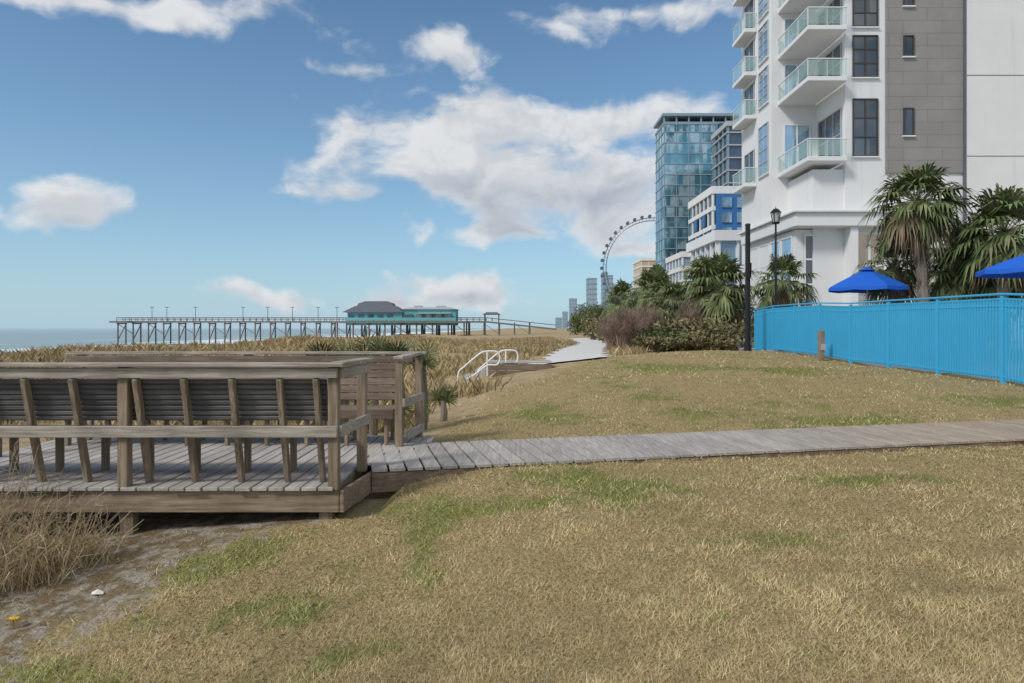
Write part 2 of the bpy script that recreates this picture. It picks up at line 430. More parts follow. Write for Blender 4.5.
for (xx,yy) in ((-3.43,6.12),(-1.66,6.12),(-5.4,6.12),(-3.43,8.7),(-1.3,8.7)):
    mb=MB(); mb.box(xx-.06,xx+.06,yy-.045,yy+.045,-1.1,-.036); mb.build('support_post',M['post_z'],dk,.004)
for (xx,yy,h) in ((-1.575,6.05,1.055),(-3.43,6.05,1.055),(-5.3,6.05,1.055),(-1.50,6.83,1.02),(-1.33,8.05,1.0),(-1.20,8.78,1.055),(-3.4,8.80,1.055),(-5.55,8.80,1.055),(-5.6,7.4,1.055)):
    mb=MB(); mb.box(xx-.045,xx+.045,yy-.045,yy+.045,-.03,h); mb.build('railing_post',M['post_z'],dk,.005)
def rail(n,p0,p1,w,h,mat='rail_x'):
    mb=MB(); mb.beam(p0,p1,w,h); mb.build(n,M[mat],dk,.005)
rail('top_cap',(-5.75,6.0,1.078),(-1.47,6.0,1.078),.14,.036)
rail('top_rail',(-5.7,5.985,1.005),(-1.53,5.985,1.005),.036,.09)
rail('mid_rail',(-5.7,5.985,.49),(-1.53,5.985,.49),.036,.10)
rail('top_cap',(-1.545,6.075,1.081),(-1.455,6.95,1.081),.14,.036)
rail('top_rail',(-1.515,6.02,1.0),(-1.44,6.88,1.0),.036,.09)
rail('mid_rail',(-1.515,6.02,.49),(-1.44,6.88,.49),.036,.10)
rail('top_cap',(-5.7,8.8,1.078),(-1.10,8.8,1.078),.16,.036)
rail('top_rail',(-5.7,8.735,1.0),(-1.26,8.735,1.0),.036,.09,'benchwood')
rail('top_cap',(-1.33,7.96,1.05),(-1.205,8.715,1.075),.12,.036)
rail('mid_rail',(-1.27,8.0,.52),(-1.15,8.84,.52),.036,.10)
rail('mid_rail',(-1.24,8.1,.12),(-1.15,8.84,.12),.036,.10)

def leanpt(z): return 6.22-.24*(z/1.0)
bn=thing('bench','dark slatted bench against front deck railing','bench',(-3.6,6.4,0),'deck benches')
tops=[-5.2,-4.72,-4.28,-3.86,-3.30,-2.88,-2.46,-2.04,-1.72]
for xx in tops:
    mb=MB(); mb.beam((xx,leanpt(0)+.0,.0),(xx,leanpt(.955),.955),.045,.07,up=(0,1,0)); mb.build('back_support',M['post_z'],bn,.004)
mb=MB(); z=.572
ya,yb_=leanpt(.565)+.075,leanpt(.945)+.075
mb.add([(-5.5,ya,.565),(-1.65,ya,.565),(-1.65,yb_,.945),(-5.5,yb_,.945),(-5.5,ya+.02,.565),(-1.65,ya+.02,.565),(-1.65,yb_+.02,.945),(-5.5,yb_+.02,.945)],[(0,1,2,3),(7,6,5,4),(0,4,5,1),(2,6,7,3),(0,3,7,4),(1,5,6,2)])
while z<.93:
    y=leanpt(z)+.060; mb.beam((-5.5,y,z+.02),(-1.65,y,z+.02),.022,.036,up=(0,-.24,1)); z+=.0475
mb.build('backrest',M['slat'],bn,.006)
mb=MB(); 
for k in range(5): mb.box(-5.5,-1.66,6.28+k*.105,6.375+k*.105,.40,.435)
mb.build('seat',M['benchwood'],bn,.003)
for xx in (-5.35,-4.9,-4.45,-4.0,-3.56,-3.1,-2.6,-2.15,-1.74):
    mb=MB(); mb.box(xx-.022,xx+.022,6.68,6.76,.0,.396); mb.build('leg',M['post_z'],bn,.004)
bn2=thing('bench','brown slatted bench with tall back facing the walkway','bench',(-3.4,8.5,0),'deck benches')
mb=MB(); z=.50
while z<.95:
    y=8.55+(z-.45)*.24; mb.beam((-5.4,y,z+.04),(-1.40,y,z+.04),.028,.086,up=(0,.24,1)); z+=.092
mb.build('backrest',M['benchwood'],bn2,.004)
mb=MB()
for k in range(4): mb.box(-5.4,-1.40,8.08+k*.115,8.185+k*.115,.405,.44)
mb.box(-5.4,-1.40,8.05,8.078,.33,.438)
mb.build('seat',M['benchwood'],bn2,.003)
for i in range(9):
    xx=-5.3+i*.475
    mb=MB(); mb.box(xx-.02,xx+.02,8.12,8.19,.0,.403); mb.build('leg',M['post_z'],bn2,.004)
    mb=MB(); mb.beam((xx,8.56,.0),(xx,8.74,.9),.04,.06,up=(0,1,0)); mb.build('back_support',M['post_z'],bn2,.004)

# ------------------------------------------------------------ blue fence
fn=thing('fence','bright blue metal picket fence around the pool terrace','fence',(10.3,20,.25))
def fx(y): return 10.1+(y-13.7)*.6/16.3
def fence_panel(p0,p1):
    (xa,ya),(xb,yb)=p0,p1; za=zp(xa,ya)+.04; zb=zp(xb,yb)+.04; L=math.hypot(xb-xa,yb-ya)
    mb=MB()
    for h,w in ((1.70,.04),(1.56,.035),(.10,.04)): mb.beam((xa,ya,za+h),(xb,yb,zb+h),.035,w)
    n=int(L/.098)
    for i in range(1,n):
        f=i/n; x=xa+(xb-xa)*f; y=ya+(yb-ya)*f; z=za+(zb-za)*f
        mb.beam((x,y,z+.04),(x,y,z+1.70),.028,.050,up=(0,1,0))
    mb.build('fence_panel',M['bluefence'],fn)
    mb=MB(); mb.beam((xa,ya,za-.08),(xa,ya,za+1.76),.08,.08); mb.build('fence_post',M['bluefence'],fn,.005)
    mb=MB(); mb.beam((xa,ya,za+1.80),(xb,yb,zb+1.80),.10,.045); mb.build('top_rail',M['bluefence'],fn,.01)
Ys=np.linspace(9.5,30,10)
for a,b_ in zip(Ys[:-1],Ys[1:]): fence_panel((fx(a),a),(fx(b_),b_))
Xs=np.linspace(fx(30),fx(30)+7,4)
for a,b_ in zip(Xs[:-1],Xs[1:]): fence_panel((a,30),(b_,30.2))

bo=thing('wooden_post','weathered wooden post standing beside the blue fence','post',(9.9,21.9,zp(9.9,21.9)))
zb=bo.location.z
mb=MB(); mb.box(9.83,9.99,21.8,21.96,zb-.1,zb+.98); mb.build('shaft',M['post_z'],bo,.01)
mb=MB(); mb.box(9.86,10.02,21.77,21.797,zb+.35,zb+.55); mb.build('outlet_box',M['greyframe'],bo)

# ------------------------------------------------------------ umbrellas
def umbrella(x,y,zt,r,drop,label):
    zb=zp(x,y); e=thing('patio_umbrella',label,'umbrella',(x,y,zb),'pool umbrellas')
    mb=MB(); mb.cyl((x,y,zb+.05),(x,y,zt+.08),.022,.022); mb.build('pole',M['umbpole'],e)
    mb=MB(); mb.cyl((x,y,zb),(x,y,zb+.07),.3,.28,20); mb.build('base',M['concrete'],e)
    mb=MB(); n=8; vs=[(x,y,zt)]
    R=[(.35,.30),(.7,.66),(1.,1.)]
    for fr,fd in R:
        for i in range(n*2):
            a=math.pi*i/n; rr=r*fr*(1 if i%2==0 else .945); sag=0 if i%2==0 else .03*fr
            vs.append((x+rr*math.cos(a),y+rr*math.sin(a),zt-drop*fd-sag))
    fs=[(0,1+i,1+(i+1)%16) for i in range(16)]
    for k in range(2):
        for i in range(16): fs.append((1+k*16+i,1+(k+1)*16+i,1+(k+1)*16+(i+1)%16,1+k*16+(i+1)%16))
    o=len(vs)
    for i in range(16): v=vs[33+i]; vs.append((v[0],v[1],v[2]-.13))
    for i in range(16): fs.append((33+i,o+i,o+(i+1)%16,33+(i+1)%16))
    mb.add(vs,fs); mb.build('canopy',M['canvas'],e)
    mb=MB(); 
    vs=[(x,y,zt+.1)]+[(x+.3*math.cos(math.pi*i/4),y+.3*math.sin(math.pi*i/4),zt-.04) for i in range(8)]
    mb.add(vs,[(0,1+i,1+(i+1)%8) for i in range(8)]); mb.build('vent_cap',M['canvas'],e)
    mb=MB()
    for i in range(8):
        a=math.pi*i/4; mb.beam((x,y,zt-.1),(x+r*.97*math.cos(a),y+r*.97*math.sin(a),zt-drop-.03),.015,.02)
    mb.build('rib',M['umbpole'],e)
umbrella(13.0,25,3.55,1.36,.66,'open blue canvas umbrella standing behind the blue fence')
umbrella(15.35,20,3.66,1.5,.55,'open blue canvas umbrella beside the palm trees')

# ------------------------------------------------------------ lamps
def lamp(x,y,h):
    z=zp(x,y); e=thing('street_lamp','tall black lamp post with lantern head behind the fence','street lamp',(x,y,z))
    mb=MB(); mb.cyl((x,y,z-.1),(x,y,z+.5),.11,.09,12); mb.build('base',M['black'],e)
    mb=MB(); mb.cyl((x,y,z+.5),(x,y,z+h-.75),.07,.045,12); mb.build('pole',M['black'],e)
    mb=MB(); mb.cyl((x,y,z+h-.75),(x,y,z+h-.68),.16,.2,12)
    for i in range(4):
        a=math.pi/4+math.pi/2*i; mb.cyl((x+.15*math.cos(a),y+.15*math.sin(a),z+h-.68),(x+.24*math.cos(a),y+.24*math.sin(a),z+h-.2),.02,.02,6)
    mb.cyl((x,y,z+h-.2),(x,y,z+h-.02),.27,.10,12); mb.cyl((x,y,z+h-.02),(x,y,z+h+.1),.03,.01,8)
    mb.build('lantern',M['black'],e)
    mb=MB(); mb.cyl((x,y,z+h-.66),(x,y,z+h-.21),.13,.19,12); mb.build('lamp_glass',M['greyframe'],e)
lamp(12.75,33,6.85)
x,y=9.67,28; z=zp(x,y)
e=thing('light_pole','plain thick black metal pole at end of the fence','pole',(x,y,z))
mb=MB(); mb.cyl((x,y,z-.1),(x,y,z+.25),.16,.15,12); mb.build('base',M['black'],e)
mb=MB(); mb.cyl((x,y,z+.25),(x,y,z+5.15),.11,.10,12); mb.build('pole',M['black'],e)
mb=MB(); mb.cyl((x,y,z+5.15),(x,y,z+5.22),.12,.10,12); mb.cyl((x,y-.1,z+3.0),(x,y-.18,z+3.6),.11,.1,8); mb.build('fitting',M['black'],e)

# ------------------------------------------------------------ palms
def frond(mb,rd,base,a,el,R,droop,mat=0,nl=22,lw=.021,pf=.5,ff_=.62):
    d=Vector((math.cos(a)*math.cos(el),math.sin(a)*math.cos(el),math.sin(el)))
    p0=Vector(base); L=R*pf
    p1=p0+d*L*.55; p2=p0+d*L-Vector((0,0,L*droop*.25))
    mb.tube([p0,p1,p2],[.010*R,.008*R,.005*R],4,mat)
    d2=(p2-p1).normalized(); side=d2.cross(Vector((0,0,1)))
    if side.length<.1: side=Vector((1,0,0))
    side.normalize(); upv=side.cross(d2)
    Ll=R*ff_
    for k in range(nl):
        th=math.radians(-125+250*k/(nl-1))+rd.uniform(-.05,.05)
        ld=(d2*math.cos(th)+side*math.sin(th)+upv*abs(math.sin(th))*.25+upv*rd.uniform(-.08,.08)).normalized()
        ll=Ll*(1-.22*abs(th)/2.2)*rd.uniform(.85,1.08)
        b0=p2-d2*.08*R*abs(math.sin(th)); m1=b0+ld*ll*.6-Vector((0,0,ll*.06*(1+droop))); m2=b0+ld*ll*rd.uniform(.9,1.0)-Vector((0,0,ll*(.26*(.3+.7*min(1,droop*2))+.42*droop)*rd.uniform(.7,1.2)))
        w=ld.cross(upv).normalized()*(lw*R); tw=upv*(.008*R)
        mb.add([b0-w*.3,b0+w*.3,m1+w+tw,m1-w,m2],[(0,1,2,3),(3,2,4)],mat)
def make_palm(x,y,ztop,R,label,nf=34,dead=10,seed=0,group='palms along the hotel terrace'):
    rd=random.Random(seed); z0=zp(x,y)
    e=thing('palm_tree',label,'palm tree',(x,y,z0),group)
    mb=MB(); n=12; pts=[];rs=[]
    lean=(rd.uniform(-.25,.25),rd.uniform(-.2,.2)); 
    for i in range(n+1):
        f=i/n; pts.append((x+lean[0]*f*f,y+lean[1]*f*f,z0-.2+(ztop-z0+.1)*f)); rs.append(.19-.05*f+(.035 if i%2 else 0)+(.05 if f>.75 else 0))
    mb.tube(pts,rs,10)
    tx,ty=pts[-1][0],pts[-1][1]
    for i in range(60):
        f=rd.uniform(.25,1); zz=z0+(ztop-z0)*f; a=rd.uniform(0,6.28); r=.15
        cxx=x+lean[0]*f*f; cyy=y+lean[1]*f*f
        mb.beam((cxx+r*math.cos(a),cyy+r*math.sin(a),zz-.1),(cxx+(r+.13)*math.cos(a),cyy+(r+.13)*math.sin(a),zz+.16),.07,.03)
    mb.build('trunk',M['palmtrunk'],e)
    mb=MB(); base=(tx,ty,ztop-.05)
    for i in range(nf):
        a=i*2.399+rd.uniform(-.35,.35); f=(i+.5)/nf; el=math.radians(84-125*f+rd.uniform(-9,9))
        frond(mb,rd,base,a,el,R*rd.uniform(.82,1.06),.25+.8*f,lw=.026,pf=.60,ff_=.50)
    mb.build('crown',M['palm'],e)
    if dead:
        mb=MB()
        for i in range(dead):
            frond(mb,rd,base,rd.uniform(0,6.28),math.radians(rd.uniform(-78,-20)),R*rd.uniform(.6,.92),1.2,lw=.024)
        mb.build('dead_fronds',M['palmdead'],e)
    return e
make_palm(14.5,24,5.9,1.85,'tall cabbage palm with brown dead skirt by hotel',46,26,1)
make_palm(16.5,23,4.7,2.0,'bushy cabbage palm beside blue umbrella',44,24,2)
make_palm(14.7,26,3.9,1.6,'short young palm behind the blue umbrella',28,16,3)
make_palm(18.0,27,4.2,2.0,'short full palm in front of hotel wall',30,18,4)
make_palm(17.6,24.4,3.5,1.8,'low spreading palm beside the terrace',26,16,14)
make_palm(15.9,25,3.5,1.6,'low brownish palm between taller palms',22,20,15)
make_palm(14.2,36,3.9,2.0,'palm with drooping fronds near black lamp',28,8,5)
make_palm(11.4,38,3.7,2.5,'wide full palm above the green shrubs',40,12,6)
make_palm(9.9,42,3.0,1.9,'small palm rising from green shrubs',26,10,16)
make_palm(13.2,47,4.5,2.4,'palm above dune shrubs',32,12,7)
make_palm(11.9,55,4.5,2.5,'palm above dune shrubs',32,12,8)
make_palm(13.3,66,4.9,2.8,'palm above dune shrubs',28,8,9)
make_palm(13.0,80,4.8,2.9,'palm above dune shrubs',26,8,10)
make_palm(15.0,95,5.1,3.1,'palm above dune shrubs',24,6,11)
make_palm(16.6,58,4.9,2.4,'palm above dune shrubs',22,8,12)
make_palm(12.7,43,2.9,2.2,'low palm among shrubs',26,10,13)
make_palm(10.9,50,3.4,2.2,'low palm among shrubs',24,10,17)

# ------------------------------------------------------------ shrubs
def shrub(x,y,rx,ry,h,mat,label,leaf=.09,n=1400,seed=0,name='shrub',cat='shrub',group='shrubs along the dune edge'):
    rd=np.random.default_rng(seed+100); z0=zp(x,y)
    e=thing(name,label,cat,(x,y,z0),group)
    mb=MB(); r2=random.Random(seed)
    for i in range(14):
        a=r2.uniform(0,6.28); f=r2.uniform(.3,.85)
        mb.tube([(x,y,z0-.05),(x+math.cos(a)*rx*f*.4,y+math.sin(a)*ry*f*.4,z0+h*.4),(x+math.cos(a)*rx*f,y+math.sin(a)*ry*f,z0+h*.8)],[.035,.02,.008],5)
    mb.build('branches',M['twig'],e)
    k=9; cs=np.c_[rd.uniform(-.65,.65,k)*rx,rd.uniform(-.65,.65,k)*ry,rd.uniform(.25,.78,k)*h]
    rr=rd.uniform(.28,.5,k)
    idx=rd.integers(0,k,n); v=rd.normal(size=(n,3)); v/=np.linalg.norm(v,axis=1)[:,None]; v*=rd.uniform(.45,1.2,n)[:,None]
    c=cs[idx]+v*rr[idx][:,None]*np.array([rx,ry,h*.75])
    c[:,2]=np.maximum(c[:,2],.03)
    a=rd.normal(size=(n,3)); a/=np.linalg.norm(a,axis=1)[:,None]; b2=np.cross(a,rd.normal(size=(n,3))); b2/=np.linalg.norm(b2,axis=1)[:,None]
    s_=leaf*rd.uniform(.6,1.4,n)[:,None]
    V=np.stack([c-a*s_,c+b2*s_*.45,c+a*s_,c-b2*s_*.45],1).reshape(-1,3)
    o=fast_mesh('foliage',V,4,M[mat]); o.parent=e
def twigbush(x,y,rx,h,label,seed,n=420,mat='twig',name='bare_shrub',r=.006):
    rd=random.Random(seed); z0=zp(x,y); e=thing(name,label,'shrub',(x,y,z0),'bare dune shrubs'); mb=MB()
    for i in range(n):
        a=rd.uniform(0,6.28); f=rd.random()**.6; th=rd.uniform(.7,1)*h*(1-.35*f*f)
        q=Vector((x+rd.uniform(-.3,.3)*rx,y+rd.uniform(-.3,.3)*rx,z0))
        t1=Vector((x+math.cos(a)*rx*f,y+math.sin(a)*rx*f,z0+th)); mid=q.lerp(t1,.5)+Vector((rd.uniform(-.1,.1),rd.uniform(-.1,.1),.1*h))
        mb.tube([q,mid,t1],[r*1.6,r,r*.4],3)
        for k in range(3):
            b0=mid.lerp(t1,rd.random()); mb.tube([b0,b0+Vector((rd.uniform(-.25,.25),rd.uniform(-.25,.25),rd.uniform(.05,.35)))*h*.4],[r*.7,r*.3],3)
    mb.build('branches',M[mat],e)
twigbush(6.2,37,1.3,2.6,'reddish brown bare shrub beside sand path',1,420,r=.012)
twigbush(6.6,44,1.3,2.4,'reddish brown bare shrub beside sand path',2,300,r=.014)
twigbush(8.0,40,1.2,2.9,'bare brown shrub among green shrubs',3,300,r=.013)
twigbush(9.9,37.5,1.0,3.0,'bare brown shrub among green shrubs',4,260,r=.013)
sh=[(6.9,32.5,1.1,.9,.75,'shrubyel'),(7.8,33.5,1.2,1,1.0,'shrub'),(8.9,32.8,1.1,1,1.0,'shrubyel'),(9.9,32.5,1.0,1,1.3,'shrubyel'),(7.5,36,1.2,1.2,1.3,'shrub'),
(9.0,36,1.6,1.2,1.8,'shrubyel'),(10.6,34.5,1.4,1.2,1.8,'shrubyel'),(10.2,40,2,1.6,2.2,'shrub'),(12.4,41,2,1.6,2.4,'shrub'),(8.7,45,2,2,2.4,'shrubyel'),(10.5,49,2.2,2,2.6,'shrub'),
(9.6,56,2.0,2,2.6,'shrubyel'),(11.5,62,2.6,2.4,3.,'shrub'),(10.8,70,2.3,2.5,2.8,'shrubyel'),(12.6,80,3,3,3.6,'shrub'),(12.6,95,3,4,3.4,'shrubyel'),(14.5,105,4,4,4.5,'shrub'),
(16,125,4,5,4.6,'shrub'),(19,135,5,5,6,'shrub'),(18,160,5,6,5.6,'shrub'),(22,175,6,6,7,'shrub'),(22,210,6,6,6,'shrubyel'),(27,230,7,7,8,'shrub'),(34,240,7,7,9,'shrub'),(30,270,9,8,9,'shrub'),(16,55,2.5,2,2.8,'shrub'),(15,48,2.2,2,2.6,'shrub'),(17,75,3,3,3.5,'shrub')]
for i,(a,b_,rx,ry,h,mt) in enumerate(sh):
    shrub(a,b_,rx,ry,h,mt,'dense green coastal shrub on dune edge' if mt=='shrub' else 'olive green coastal shrub on dune edge',leaf=.05+.0015*b_,n=2000,seed=i)
for i,(a,b_,rx) in enumerate(((12.4,31.5,1.2),(14.5,31.5,1.2),(16.6,31.5,1.3),(13.4,27.8,1.0),(18.6,31,1.3),(20.5,30,1.3))):
    shrub(a,b_,rx,.7,1.5,'shrub','clipped green hedge bush behind the blue fence',leaf=.07,n=1500,seed=60+i,group='hedge bushes behind the fence')

# fan palmettos behind the deck
def palmetto(x,y,top,R,nf,label,seed):
    rd=random.Random(seed); z0=zp(x,y); e=thing('palmetto_plant',label,'plant',(x,y,z0),'palmettos behind the deck'); mb=MB()
    for i in range(nf):
        a=rd.uniform(0,6.28); el=math.radians(rd.uniform(45,88)); bz=top-R*rd.uniform(.98,1.35) if i<nf*.75 else rd.uniform(z0,top-R)
        frond(mb,rd,(x+rd.uniform(-.14,.14),y+rd.uniform(-.1,.1),max(z0,bz)),a,el,R*rd.uniform(.85,1.05),.05,nl=16,lw=.024)
    mb.build('fronds',M['palm'],e)
    mb=MB(); mb.tube([(x,y,z0-.1),(x+.03,y,(z0+top-R)/2),(x,y,max(z0+.1,top-R*.9))],[.07,.06,.045],8); mb.build('stem',M['palmtrunk'],e)
for i,(a,b_,h,r,n) in enumerate(((-2.9,10.4,1.38,.55,9),(-2.62,10.6,1.30,.5,7),(-2.12,10.4,1.42,.50,9),(-1.70,10.3,1.38,.50,9),(-1.40,10.7,1.30,.5,7),(-1.2,11.8,.55,.45,6),(-3.3,11.2,1.1,.5,5))):
    palmetto(a,b_,h,r,n,'green fan palmetto growing behind deck railing',i)

# ------------------------------------------------------------ dune grass (stuff)
N=19000
yy=11+119*rng.random(N)**1.5; xx=rng.uniform(-1,1,N); xx=np.where(xx<0,xx*np.minimum(42,yy*.85),xx*11)
ok=(xx<lawn_edge(np.minimum(yy,30))-.5-.6*rng.random(N))|((yy>31)&(xx<5))
pathx=np.interp(yy,[23.2,27,33,42,52,64,80,110],[1.5,2.3,3.0,4.1,5.6,7.6,9.5,11])
ok&=~((yy>22)&(np.abs(xx-pathx)<2.1)); ok&=~((yy>22)&(xx>pathx+3)); ok&=~((xx>-2.2)&(xx<1.6)&(yy>16.5)&(yy<24))
ok&=(vn(xx,yy,.35,3,8)>.38)
xx=xx[ok]; yy=yy[ok]; n=len(xx); K=9
cx=np.repeat(xx,K)+rng.normal(0,.22,n*K); cy=np.repeat(yy,K)+rng.normal(0,.22,n*K); cz=zf(cx,cy)
hb_=rng.uniform(.16,.46,n)*(1+.9*sm((-xx-8)/14)); h=np.repeat(hb_,K)*rng.uniform(.6,1.2,n*K); a=rng.uniform(0,6.28,n*K); ln=rng.uniform(.2,.9,n*K)*h
w=.005+.0005*cy; wa=rng.uniform(0,6.28,n*K); wx=np.cos(wa)*w; wy=np.sin(wa)*w
V=np.stack([np.c_[cx-wx,cy-wy,cz-.02],np.c_[cx+wx,cy+wy,cz-.02],np.c_[cx+np.cos(a)*ln*.4+wx*.7,cy+np.sin(a)*ln*.4+wy*.7,cz+h*.6],np.c_[cx+np.cos(a)*ln,cy+np.sin(a)*ln,cz+h]],1).reshape(-1,3)
o=fast_mesh('dune_grass',V,4,M['dunegrass']); o['kind']='stuff'; o['label']='dry tan sea oats and dune grass'

# dry straw bush front of deck
def drybush(x,y,n,h,r,label,seed):
    rd=random.Random(seed); z0=zp(x,y); e=thing('dry_grass_clump',label,'dry grass',(x,y,z0),'dry grass clumps by the deck'); mb=MB()
    for i in range(n):
        a=rd.uniform(0,6.28); q=Vector((x+rd.gauss(0,.22)*r,y+rd.gauss(0,.2)*r,z0-.02)); L=h*rd.uniform(.4,1.1); out=rd.uniform(.15,1.1)
        d=Vector((math.cos(a)*out,math.sin(a)*out,1)).normalized()
        p1=q+d*L*.55; p2=p1+(d+Vector((math.cos(a)*.6,math.sin(a)*.6,-.5*rd.random()))).normalized()*L*.4
        w=Vector((rd.uniform(-1,1),rd.uniform(-1,1),0)).normalized()*rd.uniform(.0018,.0042)
        p3=p2+Vector((math.cos(a+rd.uniform(-1,1))*.12,math.sin(a)*.12,-rd.uniform(.0,.14)))*h*1.3
        mb.add([q-w,q+w,p1+w,p1-w,p2+w*.7,p2-w*.7,p3],[(0,1,2,3),(3,2,4,5),(5,4,6)])
    for i in range(n//8):
        a=rd.uniform(0,6.28); q=Vector((x+rd.gauss(0,.2)*r,y+rd.gauss(0,.2)*r,z0)); L=h*rd.uniform(.8,1.3)
        t1=q+Vector((math.cos(a)*.35,math.sin(a)*.35,1)).normalized()*L
        mb.tube([q,q.lerp(t1,.5)+Vector((0,0,.03)),t1],[.004,.003,.0015],4)
        for k in range(6):
            b0=q.lerp(t1,rd.uniform(.4,1)); mb.tube([b0,b0+Vector((rd.uniform(-.1,.1),rd.uniform(-.1,.1),rd.uniform(-.02,.1)))],[.002,.001],3)
    mb.build('stalks',M['straw'],e)
for i,(a,b_,n,h,r) in enumerate(((-3.95,4.95,280,.62,.7),(-3.6,5.2,280,.58,.6),(-4.3,5.5,240,.78,.8),(-3.4,5.45,140,.45,.5),(-4.2,4.7,180,.5,.8),(-4.7,5.2,200,.85,.9))):
    drybush(a,b_,n,h,r,'dry straw coloured grass clump beside the deck',i+40)

# leaf litter and straw on the sandy corner
N=3600; x=rng.uniform(-4.5,-.8,N); y=rng.uniform(2.2,5.95,N); k=rng.random(N)<np.clip(1.15-(x-lawn_edge(y))*.5,0.05,1); x=x[k];y=y[k];n=len(x); z=zf(x,y)+.012
a=rng.uniform(0,6.28,n); L=rng.uniform(.006,.03,n); wd=rng.uniform(.002,.008,n); dx,dy=np.cos(a)*L,np.sin(a)*L; ex,ey=-np.sin(a)*wd,np.cos(a)*wd; up=rng.uniform(-.006,.012,n)
V=np.stack([np.c_[x-dx,y-dy,z],np.c_[x+ex,y+ey,z+.004],np.c_[x+dx,y+dy,z+up],np.c_[x-ex,y-ey,z+.002]],1).reshape(-1,3)
o=fast_mesh('leaf_litter',V,4,M['leaflitter']); o['kind']='stuff'; o['label']='dead leaves and straw on sandy turf'

x,y=-2.95,4.85; z=zp(x,y)
e=thing('shell','pale broken shell lying on sandy grass','shell',(x,y,z))
mb=MB(); vs=[]
for q in range(9):
    a=math.pi*q/8; vs.append((x+.045*math.cos(a),y+.045*math.sin(a)*.8,z+.012+.012*(q%2)))
vs.append((x,y-.02,z+.02)); vs.append((x,y+.012,z+.045))
mb.add(vs,[(q,q+1,10) for q in range(8)]+[(9,0,10),(8,9,10)])
mb.build('valve',M['litter'],e)
x,y=-3.25,4.45; z=zp(x,y)
e=thing('yellow_flower','small yellow flower in the dry grass','flower',(x,y,z))
mb=MB()
vs=[(x,y,z+.06)]
for q in range(24):
    a=q*math.pi/12; r_=.042 if q%2 else .022; vs.append((x+r_*math.cos(a),y+r_*math.sin(a),z+.075))
mb.add(vs,[(0,1+q,1+(q+1)%24) for q in range(24)])
mb.build('petals',M['yellow'],e)
mb=MB(); mb.cyl((x,y,z-.01),(x,y,z+.06),.004,.003,5); mb.build('stem',M['palm'],e)

# ------------------------------------------------------------ lawn blades (stuff)
N=380000
yy=1/(rng.uniform(1/30,1/2.1,N)); u=rng.uniform(-.88,.88,N); xx=u*yy
keep=rng.random(N)<np.clip(sm((xx-lawn_edge(yy)+nz2(xx,yy)*.6+(vn(xx,yy,1.8,3,21)-.5)*2.2)/1.5+.5)+.07,0,1)
tt=(xx-W0[0])*WN[0]+(yy-W0[1])*WN[1]; ss=(xx-W0[0])*WU[0]+(yy-W0[1])*WU[1]
keep&=~((tt>-.03)&(tt<1.48)&(ss>-.5)); keep&=~((xx<-1.1)&(yy>6)&(yy<8.95)&(xx>-6)); keep&=(xx<fx(yy)+.05)|(yy<9.5); keep&=(yy<6)|(xx>-2)
xx=xx[keep]; yy=yy[keep]; n=len(xx); zz=zf(xx,yy)
tuft=vn(xx,yy,5,3,11); gmk=greenmask(xx,yy)
isg=(rng.random(n)<gmk*.85)*rng.uniform(.5,1,n)
tone=(.70+.62*vn(xx,yy,.9,3,12))*(.55+.85*tuft)*rng.uniform(.82,1.18,n)
h=rng.uniform(.007,.028,n)*(.5+1.2*tuft)*(1+.25*gmk); a=rng.uniform(0,6.28,n); ln=rng.uniform(.4,2.6,n)*h
w=.0015*np.maximum(1,yy/2.6); h=h*np.maximum(1,(yy/10)**.5); wa=a+1.57+rng.normal(0,.4,n); wx=np.cos(wa)*w; wy=np.sin(wa)*w
V=np.stack([np.c_[xx-wx,yy-wy,zz-.003],np.c_[xx+wx,yy+wy,zz-.003],np.c_[xx+np.cos(a)*ln,yy+np.sin(a)*ln,zz+h]],1).reshape(-1,3)
o=fast_mesh('lawn_grass',V,3,M['blade'],{'rnd':np.repeat(rng.random(n),3),'z_green':np.repeat(isg,3),'tone':np.repeat(tone,3)}); o['kind']='stuff'; o['label']='short dormant tan lawn grass'

# ------------------------------------------------------------ white hand rails + timber platform
def smoothline(P,n=6):
    out=[]; P=[Vector(p) for p in P]
    for i in range(len(P)-1):
        a=P[max(0,i-1)];b=P[i];c=P[i+1];d=P[min(len(P)-1,i+2)]
        for k in range(n):
            t=k/n; out.append(.5*((2*b)+(c-a)*t+(2*a-5*b+4*c-d)*t*t+(3*b-a-3*c+d)*t**3))
    out.append(P[-1]); return out
for dx,dy in ((0,0),(.55,.9)):
    y=20.4+dy; x0=dx
    e=thing('hand_rail','curved white metal handrail beside timber steps','handrail',(-1.0+dx,y,-.3),'white step handrails')
    mb=MB(); mb.tube(smoothline([(-1.62+x0,y,-.45),(-1.6+x0,y,.05),(-1.42+x0,y,.25),(-.98+x0,y,.62),(-.78+x0,y,.70),(-.5+x0,y,.70),(-.39+x0,y,.62),(-.37+x0,y,.42),(-.47+x0,y,.30),(-.75+x0,y,.28),(-1.1+x0,y,.02),(-1.35+x0,y,-.12)]),.026,8)
    mb.build('rail',M['whitemetal'],e,smooth=True)
    mb=MB(); mb.cyl((-.74+x0,y,-.5),(-.74+x0,y,.69),.024,.024,8); mb.build('post',M['whitemetal'],e)
e=thing('timber_platform','low grey timber platform beside the sand path','platform',(.2,22,-.4))
mb=MB()
for k in range(9): mb.box(-.80,1.25,21.2+k*.15,21.34+k*.15,.31,.345)
mb.build('deck_boards',M['plank_y'],e,.004)
mb=MB()
for k in range(3): mb.box(-.78,1.23,21.22,21.26,-.32+k*.205,-.13+k*.205)
mb.build('side_boards',M['benchwood'],e,.006)
mb=MB(); mb.box(-1.15,-.81,21.3,22.5,-.5,.08); mb.box(-1.5,-1.151,21.3,22.5,-.5,-.1); mb.build('step',M['plank_y'],e,.006)

